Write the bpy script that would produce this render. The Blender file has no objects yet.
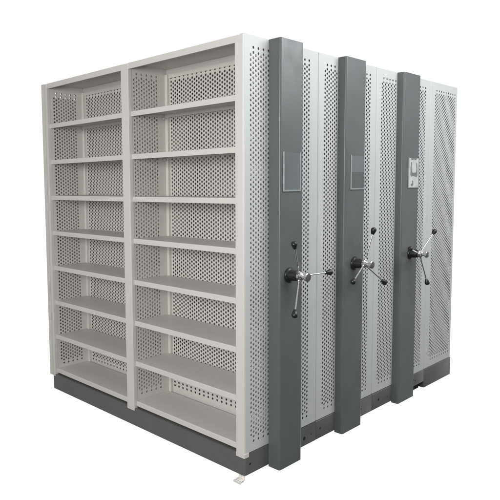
import bpy, bmesh, math
from mathutils import Vector, Matrix

# ------------------------------------------------------------------ camera
scene = bpy.context.scene
CX, CY, F = 202.73, 237.82, 590.33          # principal point and focal length, pixels of a 500 px frame
CAM = Vector((2.0259, -2.2448, 1.5422)); YAW, PITCH, ROLL = 0.8032, 0.0878, -0.0086
fwd = Vector((-math.sin(YAW)*math.cos(PITCH), math.cos(YAW)*math.cos(PITCH), -math.sin(PITCH)))
rgt = Vector((math.cos(YAW), math.sin(YAW), 0)); upv = rgt.cross(fwd)
r2 = rgt*math.cos(ROLL) + upv*math.sin(ROLL); u2 = upv*math.cos(ROLL) - rgt*math.sin(ROLL)
cd = bpy.data.cameras.new('camera'); cam = bpy.data.objects.new('camera', cd)
scene.collection.objects.link(cam)
rot = Matrix((r2, u2, -fwd)).transposed()
cam.matrix_world = Matrix.Translation(CAM) @ rot.to_4x4()
cd.sensor_width = 36; cd.lens = F/500*36
cd.shift_x = (250-CX)/500; cd.shift_y = -(250-CY)/500
cd.clip_start = .05; cd.clip_end = 200
scene.camera = cam

# ------------------------------------------------------------------ world and lamps (white studio)
world = bpy.data.worlds.new('World'); scene.world = world; world.use_nodes = True
nt = world.node_tree; nt.nodes.clear()
def wn(t, **k):
    n = nt.nodes.new(t)
    for a, b in k.items(): setattr(n, a, b)
    return n
# white backdrop behind the object (a broad sector of directions), a dimmer room around and a dark floor far below
def mth(op, a, b=None, c=None):
    n = wn('ShaderNodeMath', operation=op)
    for i, x in enumerate((a, b, c)):
        if x is None: continue
        if isinstance(x, (int, float)): n.inputs[i].default_value = x
        else: nt.links.new(x, n.inputs[i])
    return n.outputs[0]
def ramp01(x, lo, hi, a, b):
    n = wn('ShaderNodeMapRange', interpolation_type='SMOOTHSTEP'); nt.links.new(x, n.inputs['Value'])
    n.inputs['From Min'].default_value = lo; n.inputs['From Max'].default_value = hi
    n.inputs['To Min'].default_value = a; n.inputs['To Max'].default_value = b; return n.outputs[0]
tc = wn('ShaderNodeTexCoord'); sx = wn('ShaderNodeSeparateXYZ'); bg = wn('ShaderNodeBackground'); wo = wn('ShaderNodeOutputWorld')
nt.links.new(tc.outputs['Generated'], sx.inputs[0])
face = mth('ADD', mth('MULTIPLY', sx.outputs['X'], -.72), mth('MULTIPLY', sx.outputs['Y'], .694))
backdrop = mth('MULTIPLY', ramp01(face, .36, .50, 0, 1), ramp01(sx.outputs['Z'], -.62, -.55, 0, 1))
room = ramp01(sx.outputs['Z'], -.25, .35, .08, .46)
lvl = mth('ADD', mth('MULTIPLY', backdrop, 1.03), mth('MULTIPLY', mth('SUBTRACT', 1.0, backdrop), room))
nt.links.new(lvl, bg.inputs[1]); bg.inputs[0].default_value = (1, 1, 1, 1)
nt.links.new(bg.outputs[0], wo.inputs[0])

def area(name, loc, to, size, power, col, sy=None):
    l = bpy.data.lights.new(name, 'AREA'); l.energy = power; l.color = col
    l.shape = 'RECTANGLE'; l.size = size; l.size_y = sy or size
    o = bpy.data.objects.new(name, l); scene.collection.objects.link(o)
    o.location = loc; o.rotation_euler = (Vector(to)-Vector(loc)).to_track_quat('-Z', 'Y').to_euler()
area('ceiling_softbox', (2.2, 1.1, 3.75), (0, 1.1, 1.6), 2.6, 97, (.965, .99, 1.0), 1.0)
area('front_softbox', (0.9, -3.6, 1.9), (-.5, 0, 1.35), 1.5, 138, (1.0, .97, .942), 1.2)
area('added_column_sheen_softbox', (2.7, 2.9, 3.15), (0, .9, 1.9), 1.5, 40, (.955, .985, 1.0), .9)  # added lamp, no window: its reflection brightens the upper columns
scene.view_settings.view_transform = 'Standard'; scene.view_settings.look = 'None'
scene.view_settings.exposure = 0; scene.view_settings.gamma = 1
scene.cycles.max_bounces = 10; scene.cycles.diffuse_bounces = 6

# ------------------------------------------------------------------ materials
def mat(name, col, rough=.5, metal=0., spec=.5, rv=.06, bump=.02, bscale=900, var=.03, coat=0.):
    m = bpy.data.materials.new(name); m.use_nodes = True; n = m.node_tree; b = n.nodes['Principled BSDF']
    b.inputs['Metallic'].default_value = metal; b.inputs['Specular IOR Level'].default_value = spec
    b.inputs['Coat Weight'].default_value = coat
    t = n.nodes.new('ShaderNodeTexCoord')
    n1 = n.nodes.new('ShaderNodeTexNoise'); n1.inputs['Scale'].default_value = 3.1; n1.inputs['Detail'].default_value = 5
    n.links.new(t.outputs['Object'], n1.inputs['Vector'])
    mx = n.nodes.new('ShaderNodeMix'); mx.data_type = 'RGBA'
    mx.inputs['A'].default_value = (*[c*(1-var) for c in col], 1); mx.inputs['B'].default_value = (*[min(1, c*(1+var)) for c in col], 1)
    n.links.new(n1.outputs['Fac'], mx.inputs['Factor']); n.links.new(mx.outputs['Result'], b.inputs['Base Color'])
    mr = n.nodes.new('ShaderNodeMapRange'); mr.inputs['To Min'].default_value = rough-rv; mr.inputs['To Max'].default_value = rough+rv
    n2 = n.nodes.new('ShaderNodeTexNoise'); n2.inputs['Scale'].default_value = 9; n2.inputs['Detail'].default_value = 6
    n.links.new(t.outputs['Object'], n2.inputs['Vector'])
    n.links.new(n2.outputs['Fac'], mr.inputs['Value']); n.links.new(mr.outputs[0], b.inputs['Roughness'])
    if bump:
        n3 = n.nodes.new('ShaderNodeTexNoise'); n3.inputs['Scale'].default_value = bscale; n3.inputs['Detail'].default_value = 2
        n.links.new(t.outputs['Object'], n3.inputs['Vector'])
        bp = n.nodes.new('ShaderNodeBump'); bp.inputs['Strength'].default_value = bump; bp.inputs['Distance'].default_value = .001
        n.links.new(n3.outputs['Fac'], bp.inputs['Height']); n.links.new(bp.outputs[0], b.inputs['Normal'])
    return m
M_white = mat('white_powder_coat', (.59, .573, .553), .42, bump=.12)
M_cool = mat('cool_lit_white_coat', (.505, .522, .515), .42, bump=.12)  # same white coat, cool tint of the side light put into the colour
M_grey = mat('dark_grey_powder_coat', (.099, .109, .112), .34, bump=.15, var=.07, rv=.16)
M_base = mat('plinth_grey_paint', (.110, .113, .110), .42, bump=.15, var=.10, rv=.14)
M_chrome = mat('chrome', (.75, .75, .74), .14, metal=1, bump=0)
M_zinc = mat('zinc_plate', (.80, .78, .75), .35, metal=.2, bump=.1)
M_black = mat('black_plastic', (.012, .013, .014), .32, bump=.05)
M_dark = mat('recess_shade_black', (.01, .01, .01), .8)
M_foil = mat('film_painted_reflections', (.50, .52, .52), .28, bump=1., bscale=30, var=.35)  # reflections on the plastic film, painted as noise blotches in the colour
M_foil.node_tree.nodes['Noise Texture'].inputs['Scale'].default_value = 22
M_card = mat('grey_card', (.085, .095, .098), .5)
M_refl_dark = mat('dark_reflection_paint', (.15, .165, .165), .4)  # colour of the dark gaps between the painted film reflections
def clear_mat():
    m = bpy.data.materials.new('clear_acrylic'); m.use_nodes = True; b = m.node_tree.nodes['Principled BSDF']
    b.inputs['Base Color'].default_value = (.36, .40, .40, 1); b.inputs['Roughness'].default_value = .12
    b.inputs['Transmission Weight'].default_value = .3; b.inputs['IOR'].default_value = 1.3
    return m
M_clear = clear_mat()

# ------------------------------------------------------------------ mesh helpers
col = scene.collection
class MB:
    def __init__(s): s.v = []; s.f = []
    def add(s, vs, fs):
        k = len(s.v); s.v += [tuple(v) for v in vs]; s.f += [tuple(i+k for i in f) for f in fs]; return s
    def box(s, x0, x1, y0, y1, z0, z1, bev=0., seg=2):
        bm = bmesh.new(); bmesh.ops.create_cube(bm, size=1)
        for v in bm.verts: v.co = Vector((x0+(v.co.x+.5)*(x1-x0), y0+(v.co.y+.5)*(y1-y0), z0+(v.co.z+.5)*(z1-z0)))
        if bev: bmesh.ops.bevel(bm, geom=bm.edges[:], offset=bev, segments=seg, affect='EDGES', profile=.5)
        bm.verts.index_update(); s.add([v.co[:] for v in bm.verts], [[v.index for v in f.verts] for f in bm.faces]); bm.free(); return s
    def prof(s, pts, x0, x1):                 # closed (y,z) outline extruded along X
        n = len(pts)
        s.add([(x0, y, z) for y, z in pts]+[(x1, y, z) for y, z in pts],
              [(i, (i+1) % n, n+(i+1) % n, n+i) for i in range(n)]+[tuple(range(n))[::-1], tuple(range(n, 2*n))]); return s
    def profz(s, pts, z0, z1):                # closed (x,y) outline extruded along Z
        n = len(pts)
        s.add([(x, y, z0) for x, y in pts]+[(x, y, z1) for x, y in pts],
              [(i, (i+1) % n, n+(i+1) % n, n+i) for i in range(n)]+[tuple(range(n))[::-1], tuple(range(n, 2*n))]); return s
    def lathe(s, p0, axis, prof, n=28):       # prof: (distance along the axis, radius)
        a = Vector(axis).normalized(); t = a.orthogonal().normalized(); b = a.cross(t); k = len(s.v); m = len(prof)
        for d, r in prof:
            for i in range(n):
                w = 2*math.pi*i/n; s.v.append(tuple(Vector(p0)+a*d+(t*math.cos(w)+b*math.sin(w))*max(r, 1e-5)))
        for j in range(m-1):
            for i in range(n): s.f.append((k+j*n+i, k+j*n+(i+1) % n, k+(j+1)*n+(i+1) % n, k+(j+1)*n+i))
        s.f.append(tuple(k+i for i in range(n))[::-1]); s.f.append(tuple(k+(m-1)*n+i for i in range(n))); return s
    def build(s, name, m, parent=None, smooth=False):
        me = bpy.data.meshes.new(name); me.from_pydata(s.v, [], s.f); me.materials.append(m)
        bm = bmesh.new(); bm.from_mesh(me); bmesh.ops.recalc_face_normals(bm, faces=bm.faces); bm.to_mesh(me); bm.free()
        if smooth:
            for p in me.polygons: p.use_smooth = True
            me.set_sharp_from_angle(angle=math.radians(40))
        o = bpy.data.objects.new(name, me); col.objects.link(o)
        if parent: o.parent = parent
        return o

def perforated(axis, at, u0, u1, z0, z1, groups, ztop, zbot, th=.0014, r=.0076, rows=None, NR=164):
    """Sheet in the plane axis=at (u = the other horizontal axis), staggered round holes.
    groups: (u of the first long column, number of long columns, a short column first?)."""
    s = MB(); p = (ztop-zbot)/NR; hw = .010
    def P(u, z, d): return (at+d, u, z) if axis == 'x' else (u, at+d, z)
    def quad(a, b, c, d):                     # solid plain piece between z = c and d
        if b-a < 1e-5 or d-c < 1e-5: return
        vs = [P(a, c, 0), P(b, c, 0), P(b, d, 0), P(a, d, 0), P(a, c, th), P(b, c, th), P(b, d, th), P(a, d, th)]
        s.add(vs, [(0, 1, 2, 3), (7, 6, 5, 4)])
    cur = u0
    for g in groups:
        uB, nB, lead = g[:3]; tail = g[3] if len(g) > 3 else 0; extra = g[4] if len(g) > 4 else 0
        cols = [('A', uB-.02)] if lead else []
        for k in range(nB):
            cols.append(('B', uB+.04*k))
            if k < nB-1 or tail: cols.append(('A', uB+.04*k+.02))
        quad(cur, cols[0][1]-hw, z0, z1); cur = cols[-1][1]+hw
        for kind, u in cols:
            i0, i1 = (0, NR) if kind == 'B' else (3, NR-3-extra)
            idx = list(range(i0, i1+1, 2))
            if rows is not None: idx = [i for i in idx if i in rows]
            if not idx: quad(u-hw, u+hw, z0, z1); continue
            last = z1
            for i in idx:
                zc = ztop-p*i; a, b = zc-p*.995, zc+p*.995
                quad(u-hw, u+hw, b, last); last = a
                out = [(u+hw, zc), (u+hw, b), (u, b), (u-hw, b), (u-hw, zc), (u-hw, a), (u, a), (u+hw, a)]
                inn = [(u+r*math.cos(k*math.pi/4), zc+r*math.sin(k*math.pi/4)) for k in range(8)]
                # twelve-sided look: push the hole outline slightly outwards on the diagonals
                vs = [P(x, z, 0) for x, z in out+inn]+[P(x, z, th) for x, z in out+inn]
                fs = []
                for k in range(8):
                    j = (k+1) % 8
                    fs += [(k, j, 8+j, 8+k), (16+k, 24+k, 24+j, 16+j), (8+k, 8+j, 24+j, 24+k)]
                s.add(vs, fs)
            quad(u-hw, u+hw, z0, last)
    quad(cur, u1, z0, z1)
    # edges of the sheet
    vs = [P(u0, z0, 0), P(u1, z0, 0), P(u1, z1, 0), P(u0, z1, 0), P(u0, z0, th), P(u1, z0, th), P(u1, z1, th), P(u0, z1, th)]
    s.add(vs, [(0, 1, 5, 4), (1, 2, 6, 5), (2, 3, 7, 6), (3, 0, 4, 7)])
    return s
def sheet(s, name, m, parent):                # no normal recalculation for the big sheets
    me = bpy.data.meshes.new(name); me.from_pydata(s.v, [], s.f); me.materials.append(m)
    o = bpy.data.objects.new(name, me); col.objects.link(o); o.parent = parent; return o

def thing(name, loc, label, cat, group=None):
    o = bpy.data.objects.new(name, None); col.objects.link(o); o.location = loc; o.empty_display_size = .2
    o['label'] = label; o['category'] = cat
    if group: o['group'] = group
    return o
def link_copy(o, parent, loc=(0, 0, 0)):
    c = o.copy(); col.objects.link(c); c.parent = parent; c.location = loc; return c

# ------------------------------------------------------------------ dimensions
H = 2.3
W = 2.0127                       # overall length
Y = [0, .6465, 1.2965, 2.0688, 2.5413]
ZP = .1182                       # top of the plinth / foot of the panels
PR, PL = -.057, -1.940           # inner faces of the end posts
M0, M1 = -1.026, -.951           # centre post
Z0, S = .1573, .2642             # lowest shelf, shelf pitch
YR = .0206
YB = .3165                       # back panel of the open bays
ZT, ZB = 2.239, .188

def shelf_profile(y0, y1, z, lip=.031, rear=.022, t=.0014):
    rr = .003
    p = [(y1, z), (y0+rr, z), (y0+rr*.3, z-rr*.3), (y0, z-rr), (y0, z-lip), (y0+.013, z-lip), (y0+.013, z-lip+t),
         (y0+t, z-lip+t), (y0+t, z-rr), (y0+rr, z-t), (y1-t, z-t), (y1-t, z-rear), (y1, z-rear)]
    return p

def post_mesh(x0, x1, z0=.0975, y0=0.0, z1=H-.0045):
    s = MB(); r = .0035; d = .028
    s.profz([(x0, y0+d), (x0, y0+r), (x0+r*.3, y0+r*.3), (x0+r, y0), (x1-r, y0), (x1-r*.3, y0+r*.3), (x1, y0+r), (x1, y0+d)], z0, z1)
    return s

# ------------------------------------------------------------------ shared parts
def column(parent, y0, y1, c, z0=-.0118, z1=2.2988, bev=.011):
    s = MB(); s.box(.002, c, y0, y1, z0, z1, 0)
    bm = bmesh.new(); me = bpy.data.meshes.new('t'); me.from_pydata(s.v, [], s.f); bm.from_mesh(me)
    bm.edges.ensure_lookup_table()
    vert = [e for e in bm.edges if abs(e.verts[0].co.z-e.verts[1].co.z) > 1 and max(e.verts[0].co.x, e.verts[1].co.x) > c-1e-4]
    bmesh.ops.bevel(bm, geom=vert, offset=bev, segments=9, affect='EDGES', profile=.5)
    me = bpy.data.meshes.new('drive_column'); bm.to_mesh(me); bm.free(); me.materials.append(M_grey)
    o = bpy.data.objects.new('drive_column', me); col.objects.link(o); o.parent = parent
    return o

def handle(parent, c, y, z, ang, R=.212, tipx=.115, hx=.095):
    """three-spoke turning handle on an axis pointing out (+X) of the column"""
    h = MB()
    h.lathe((c+.060, y, z), (1, 0, 0), [(0, .017), (.004, .024), (.016, .025), (.020, .020), (.030, .019), (.034, .014), (.052, .014), (.054, .023), (.066, .024), (.069, .021), (.070, .0)])
    ho = h.build('turning_handle', M_chrome, parent, True)
    b = MB(); b.lathe((c+.0005, y, z), (1, 0, 0), [(0, .041), (.006, .042), (.010, .040), (.012, .034), (.014, .031), (.040, .029), (.058, .026), (.0605, .022), (.061, 0)], 36)
    b.build('flange', M_black, ho, True)
    for k in range(3):
        a = ang-k*2*math.pi/3
        d = Vector((0, math.cos(a), math.sin(a)))
        p0 = Vector((c+.072, y, z))+d*.012; tip = Vector((c+tipx, y, z))+d*R
        ax = (tip-p0).normalized(); L = (tip-p0).length
        boss = MB(); boss.lathe(p0, ax, [(0, .0075), (.018, .0075), (.021, .005), (.0215, 0)], 16)
        sp = MB(); sp.lathe(p0, ax, [(0, .0042), (L-.02, .0042)], 16); sp.add(boss.v, boss.f)
        so = sp.build('spoke', M_chrome, ho, True)
        g = MB(); g.lathe(tip-ax*.028, ax, [(0, .0075), (.003, .0095), (.016, .0142), (.029, .0172), (.037, .0158), (.043, .010), (.046, 0)], 20)
        g.build('grip', M_black, ho, True)
    return ho

def card_holder(parent, c, y0, y1, z0, z1, kind):
    f = MB(); w = .009; d = .005; x = c+.0008
    f.box(x, x+d, y0, y0+w, z0, z1, .001); f.box(x, x+d, y1-w, y1, z0, z1, .001); f.box(x, x+d-.0005, y0+w, y1-w, z0, z0+w, .001)
    o = f.build('card_holder', M_clear, parent)
    cm = MB(); cm.box(x+.0002, x+.0016, y0+w*.6, y1-w*.6, z0+w*.6, z1-.004)
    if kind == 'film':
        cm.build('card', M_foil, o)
        k = MB(); xx = x+.0017; q = .0006
        dy, dz = y1-y0, z1-z0
        def blob(pts): k.add([(x, y0+a*dy, z0+b*dz) for x in (xx, xx+q) for a, b in pts], [tuple(range(len(pts))), tuple(range(len(pts), 2*len(pts)))[::-1]]+[(i, (i+1) % len(pts), len(pts)+(i+1) % len(pts), len(pts)+i) for i in range(len(pts))])
        blob([(.20, .44), (.27, .38), (.50, .40), (.78, .36), (.86, .42), (.85, .60), (.80, .82), (.73, .84), (.76, .62), (.72, .52), (.42, .50), (.33, .56), (.30, .70), (.33, .84), (.24, .86), (.20, .66)])
        blob([(.26, .10), (.38, .06), (.47, .10), (.48, .20), (.42, .25), (.36, .24), (.40, .16), (.30, .15)])
        blob([(.24, .94), (.36, .92), (.50, .95), (.64, .92), (.78, .95), (.76, .98), (.26, .98)])
        k.build('reflection_gaps', M_refl_dark, o)  # dark shapes painted between the reflections, nothing is printed here
    elif kind == 'half':
        cm.build('card', M_card, o)
        k = MB(); k.box(x+.0017, x+.0024, y0+w*.7, y1-w*.7, z0+(z1-z0)*.5, z1-.006)
        k.build('slip', mat('lighter_card', (.13, .145, .148), .45), o)
    else:
        cm.build('card', mat('pale_grey_card', (.125, .138, .142), .3, bump=.8, bscale=38, var=.22), o)

def screws(parent, pts, x, r=.007):
    for (y, z, rr) in pts:
        s = MB(); s.lathe((x, y, z), (1, 0, 0), [(0, rr), (.0012, rr), (.0016, rr*.8), (.0017, 0)], 16); s.build('bolt', M_black, parent, True)

def plinth(parent, y0, y1, x0=-1.968, z0=0., z1=ZP-.004, x1=.0045, bev=.004):
    s = MB(); s.box(x0, x1, y0, y1, z0, z1, bev, 3); return s.build('plinth', M_base, parent, True)

# end cover of one unit with its columns of holes, at X = 0, plus the perforated upright behind it
def end_cover(parent, y0, y1, groups, zb=.1195, ztop=2.240, zbot=.174):
    # folded edges give a soft seam between neighbouring units
    g = .0105
    s = perforated('x', .0004, y0+g, y1-g, zb, H-.0005, groups, ztop, zbot)
    o = sheet(s, 'end_panel', M_cool, parent)
    e = MB()
    for a, b in ((y0+.0001, y0+g), (y1-.0001, y1-g)):
        arc = [(.0018-(1-math.cos(w))*.007, b-(b-a)*math.sin(w)) for w in [k*math.pi/12 for k in range(7)]]
        e.profz(arc+[(-.022, a), (-.022, b)], zb, H-.0005)
    e.build('folded_edge', M_cool, o, True)
    return o

def inner_parts(parent, y0, y1, zoff=0):
    """closed body behind the cover: top, far end and centre sheet"""
    t = MB(); t.box(-W+.02, -.004, y0+.004, y1-.004, H-.034, H-.003); t.build('top_panel', M_white, parent)
    t = MB(); t.box(-W, -W+.0016, y0+.0001, y1-.0001, .12, H-.002); t.build('far_end_panel', M_cool, parent)
    ym = (y0+y1)/2
    t = MB(); t.box(-W+.02, -.055, ym-.001, ym+.001, .125, H-.04); t.build('back_panel', M_white, parent)
    t = MB(); t.box(-W+.02, -.055, y0+.01, y1-.01, .122, .126); t.build('floor_tray', M_white, parent)

# ================================================================== first unit: open shelves towards the viewer
g_mob = 'mobile shelving units on the track'
u1 = thing('mobile_shelving_unit', (0, 0, 0), 'frontmost white steel shelving unit with open empty shelves and the nearest grey column', 'shelving unit', g_mob)

# front posts
p = post_mesh(PR, 0); p.box(PR+.0001, .0040, -.0003, .036, .0975, .1198, .0003); p.build('post', M_white, u1)
post_mesh(M0, M1, .099).build('post', M_white, u1)
p = post_mesh(-1.9695, PL, .100); p.build('post', M_white, u1)
# perforated uprights that close the sides of the bays
sheet(perforated('x', PL-.0016, .029, .312, .13, H-.004, [(.081, 5, 1)], 2.236, ZB), 'side_frame', M_white, u1)
sheet(perforated('x', M1-.0030, .029, .3135, .13, H-.004, [(.069, 5, 1)], ZT, .199), 'side_frame', M_white, u1)
sheet(perforated('x', M1-.0085, .029, .3135, .13, H-.004, [(.0665, 5, 1)], ZT+.014, .190, NR=188, r=.0086), 'slotted_strip', M_white, u1)
sheet(perforated('x', M0+.0016, .029, .3135, .13, H-.004, [(.069, 5, 1)], ZT, .1935), 'side_frame', M_white, u1)
sheet(perforated('x', -.0075, .029, .3135, .13, H-.004, [(.0785, 5, 1)], ZT, .188, NR=190, r=.0086), 'side_frame', M_white, u1)
# outer cover of the left end: a row of slots near the top shows the backdrop
lp = perforated('x', -W+.0004, .004, .6462, .105, H-.003, [(.114, 5, 0)], 2.2455, .18, rows=(0, 2), r=.0098)
lo = sheet(lp, 'end_panel', M_white, u1)
e = MB(); e.box(-W, -1.9715, -.0010, .0035, .103, H-.0015, .0012); e.build('folded_edge', M_white, lo)
# perforated back panels
sheet(perforated('y', YB, M1-.02, -.035, .125, H-.002, [(-.9115+.001, 21, 0, 0, 4)], ZT, .2005, r=.0080), 'back_panel', M_white, u1)
sheet(perforated('y', YB, -1.968, M0+.02, .125, H-.002, [(-1.895, 21, 0)], ZT, .179, r=.0080), 'back_panel', M_white, u1)
# rear corner channels and top rails of the bays
def channel(x0, x1):
    s = MB(); s.profz([(x0, .2975), (x0+.003, .2945), (x1-.003, .2945), (x1, .2975), (x1, .3155), (x0, .3155)], .128, H-.04); return s
for x0, x1 in ((M1-.001, M1+.022), (PR-.022, PR+.001), (M0-.022, M0+.001), (PL-.001, PL+.022)):
    ch = channel(x0, x1)
    ch.build('rear_upright', M_white, u1)
for x0, x1 in ((M1+.001, PR-.001), (PL+.001, M0-.001)):
    s = MB(); s.box(x0, x1, .3105, .3160, H-.062, H-.038, .001); s.build('rear_rail', M_white, u1)
# shelves: sixteen in the open bays
bays = ((PL+.0008, M0-.0008), (M1+.0008, PR-.0008))
for b, (x0, x1) in enumerate(bays):
    first = None
    for i in range(8):
        if first is None:
            s = MB(); s.prof(shelf_profile(YR, .2935, 0), x0, x1)
            s.box(x0+.0006, x0+.002, YR+.004, .290, -.020, -.0018); s.box(x1-.002, x1-.0006, YR+.004, .290, -.020, -.0018)
            first = s.build('shelf', M_white, u1); first.location = (0, 0, Z0)
            brackets = []
            for xx in (x0+.003, x1-.017):
                k = MB(); k.box(xx, xx+.012, .272, .2925, -.034, -.0225, .002); brackets.append(k.build('shelf_clip', M_white, first))
        else:
            o = link_copy(first, u1, (0, 0, Z0+S*i))
            for k in brackets: link_copy(k, o)
    t = MB(); t.prof(shelf_profile(.0045, .3155, H-.0008, .037, .03), x0-.004 if b == 0 else x0-.004, x1+.004)
    t.box(-1.9945 if b == 0 else -.9885, -.9887 if b == 0 else -.0006, .0295, .3180, H-.0062, H-.0026)
    t.build('top_panel', M_white, u1)
# rear half: its own uprights and shelves, seen only through the holes
for b, (x0, x1) in enumerate(bays):
    s = MB(); s.box(x0, x1, .345, .635, -.03, 0, .001); fr = s.build('rear_shelf', M_white, u1); fr.location = (0, 0, Z0)
    for i in range(1, 8): link_copy(fr, u1, (0, 0, Z0+S*i))
t = MB(); t.box(-W+.004, -.004, .319, .642, H-.034, H-.003); t.build('top_panel', M_white, u1)
end_cover(u1, Y[0]+.0028, Y[1], [(.077, 5, 1), (.394, 5, 1)])
pb = MB(); rc = .014; xa, xb, ya = -1.968, .0030, .0035
pb.profz([(xa, Y[1]-.0012), (xa, ya)]+[(xb-rc+rc*math.sin(k*math.pi/16), ya+rc-rc*math.cos(k*math.pi/16)) for k in range(9)]+[(xb, Y[1]-.0012)], 0, ZP-.004)
screws(pb.build('plinth', M_base, u1), [(.046, .056, .006), (.53, .045, .011), (.60, .052, .004)], .0030)
# anti-tip clamp under the near corner
c = MB()
c.box(-.048, -.004, .010, .014, -.022, .003, .0006); c.box(-.028, -.024, .006, .0098, -.022, .003, .0006)
c.box(-.048, -.004, -.012, .014, -.0265, -.0225, .0006)
for k in range(4): c.box(-.052+k*.013, -.044+k*.013, -.022, .004, -.034, -.0268, .001)
c.box(-.054, -.002, -.026, -.0225, -.037, -.026, .0006)
c.build('rail_clamp', M_zinc, u1)
k1 = column(u1, .2005, .3984, .0795)
card_holder(u1, .0795, .221, .374, 1.508, 1.718, 'plain')
handle(u1, .0795, .277, 1.060, math.radians(121), .211, .117)

# ================================================================== second and third mobile units
u2 = thing('mobile_shelving_unit', (0, Y[1], 0), 'shelving unit behind the second grey column, pushed against the open front unit', 'shelving unit', g_mob)
u3 = thing('mobile_shelving_unit', (0, Y[2], 0), 'farthest unit with a grey column and handle, its card holder film painted with pale and dark reflections', 'shelving unit', g_mob)
u4 = thing('fixed_shelving_unit', (0, Y[3], 0), 'narrow white perforated end unit without column or handle at the far end', 'shelving unit')
def at(parent, o): o.location.y -= parent.location.y
def unit(u, y0, y1, groups):
    before = set(col.objects)
    end_cover(u, y0, y1, groups)
    inner_parts(u, y0, y1)
    return before
def settle(u, before):
    for o in set(col.objects)-before:
        if o.parent == u: o.location.y -= u.location.y
bf = unit(u2, Y[1], Y[2], [(.733, 5, 1), (1.052, 5, 1)])
screws(plinth(u2, Y[1]+.0012, Y[2]-.0012), [(.689, .061, .006), (.86, .05, .005), (1.115, .085, .004), (1.158, .052, .0045)], .0045)
column(u2, .8469, 1.0709, .0581)
card_holder(u2, .0581, .903, 1.062, 1.511, 1.722, 'half')
handle(u2, .0581, .960, 1.056, math.radians(82.5), .211, .115)
settle(u2, bf)
bf = unit(u3, Y[2], Y[3], [(1.386, 5, 1), (1.826, 5, 1)])
pl = plinth(u3, Y[2]+.0012, 1.85)
s = MB(); s.box(-1.968, .0045, 1.8505, Y[3]-.0012, .022, ZP, .004, 3); s.build('plinth', M_base, u3, True)
screws(pl, [(1.384, .058, .009), (1.50, .05, .004)], .0045); screws(pl, [(1.90, .075, .007), (1.93, .062, .005)], .0045)
s = MB(); s.box(-1.9, -.03, 1.85, 2.05, -.032, .021); s.build('carriage_beam', M_dark, u3)  # rail and wheel box, shade of the recess put into its near-black colour
column(u3, 1.5656, 1.804, .0536)
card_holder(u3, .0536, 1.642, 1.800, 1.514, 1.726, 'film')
handle(u3, .0536, 1.701, 1.054, math.radians(45), .213, .104)
settle(u3, bf)
bf = unit(u4, Y[3], Y[4], [(2.174, 9, 1)])
plinth(u4, Y[3]+.0012, Y[4], z0=-.030, z1=ZP-.002, x1=.005)
s = MB(); s.box(-W, -.006, Y[4]-.0022, Y[4]-.0006, .121, H-.0015); s.build('rear_cover', M_white, u4)
settle(u4, bf)
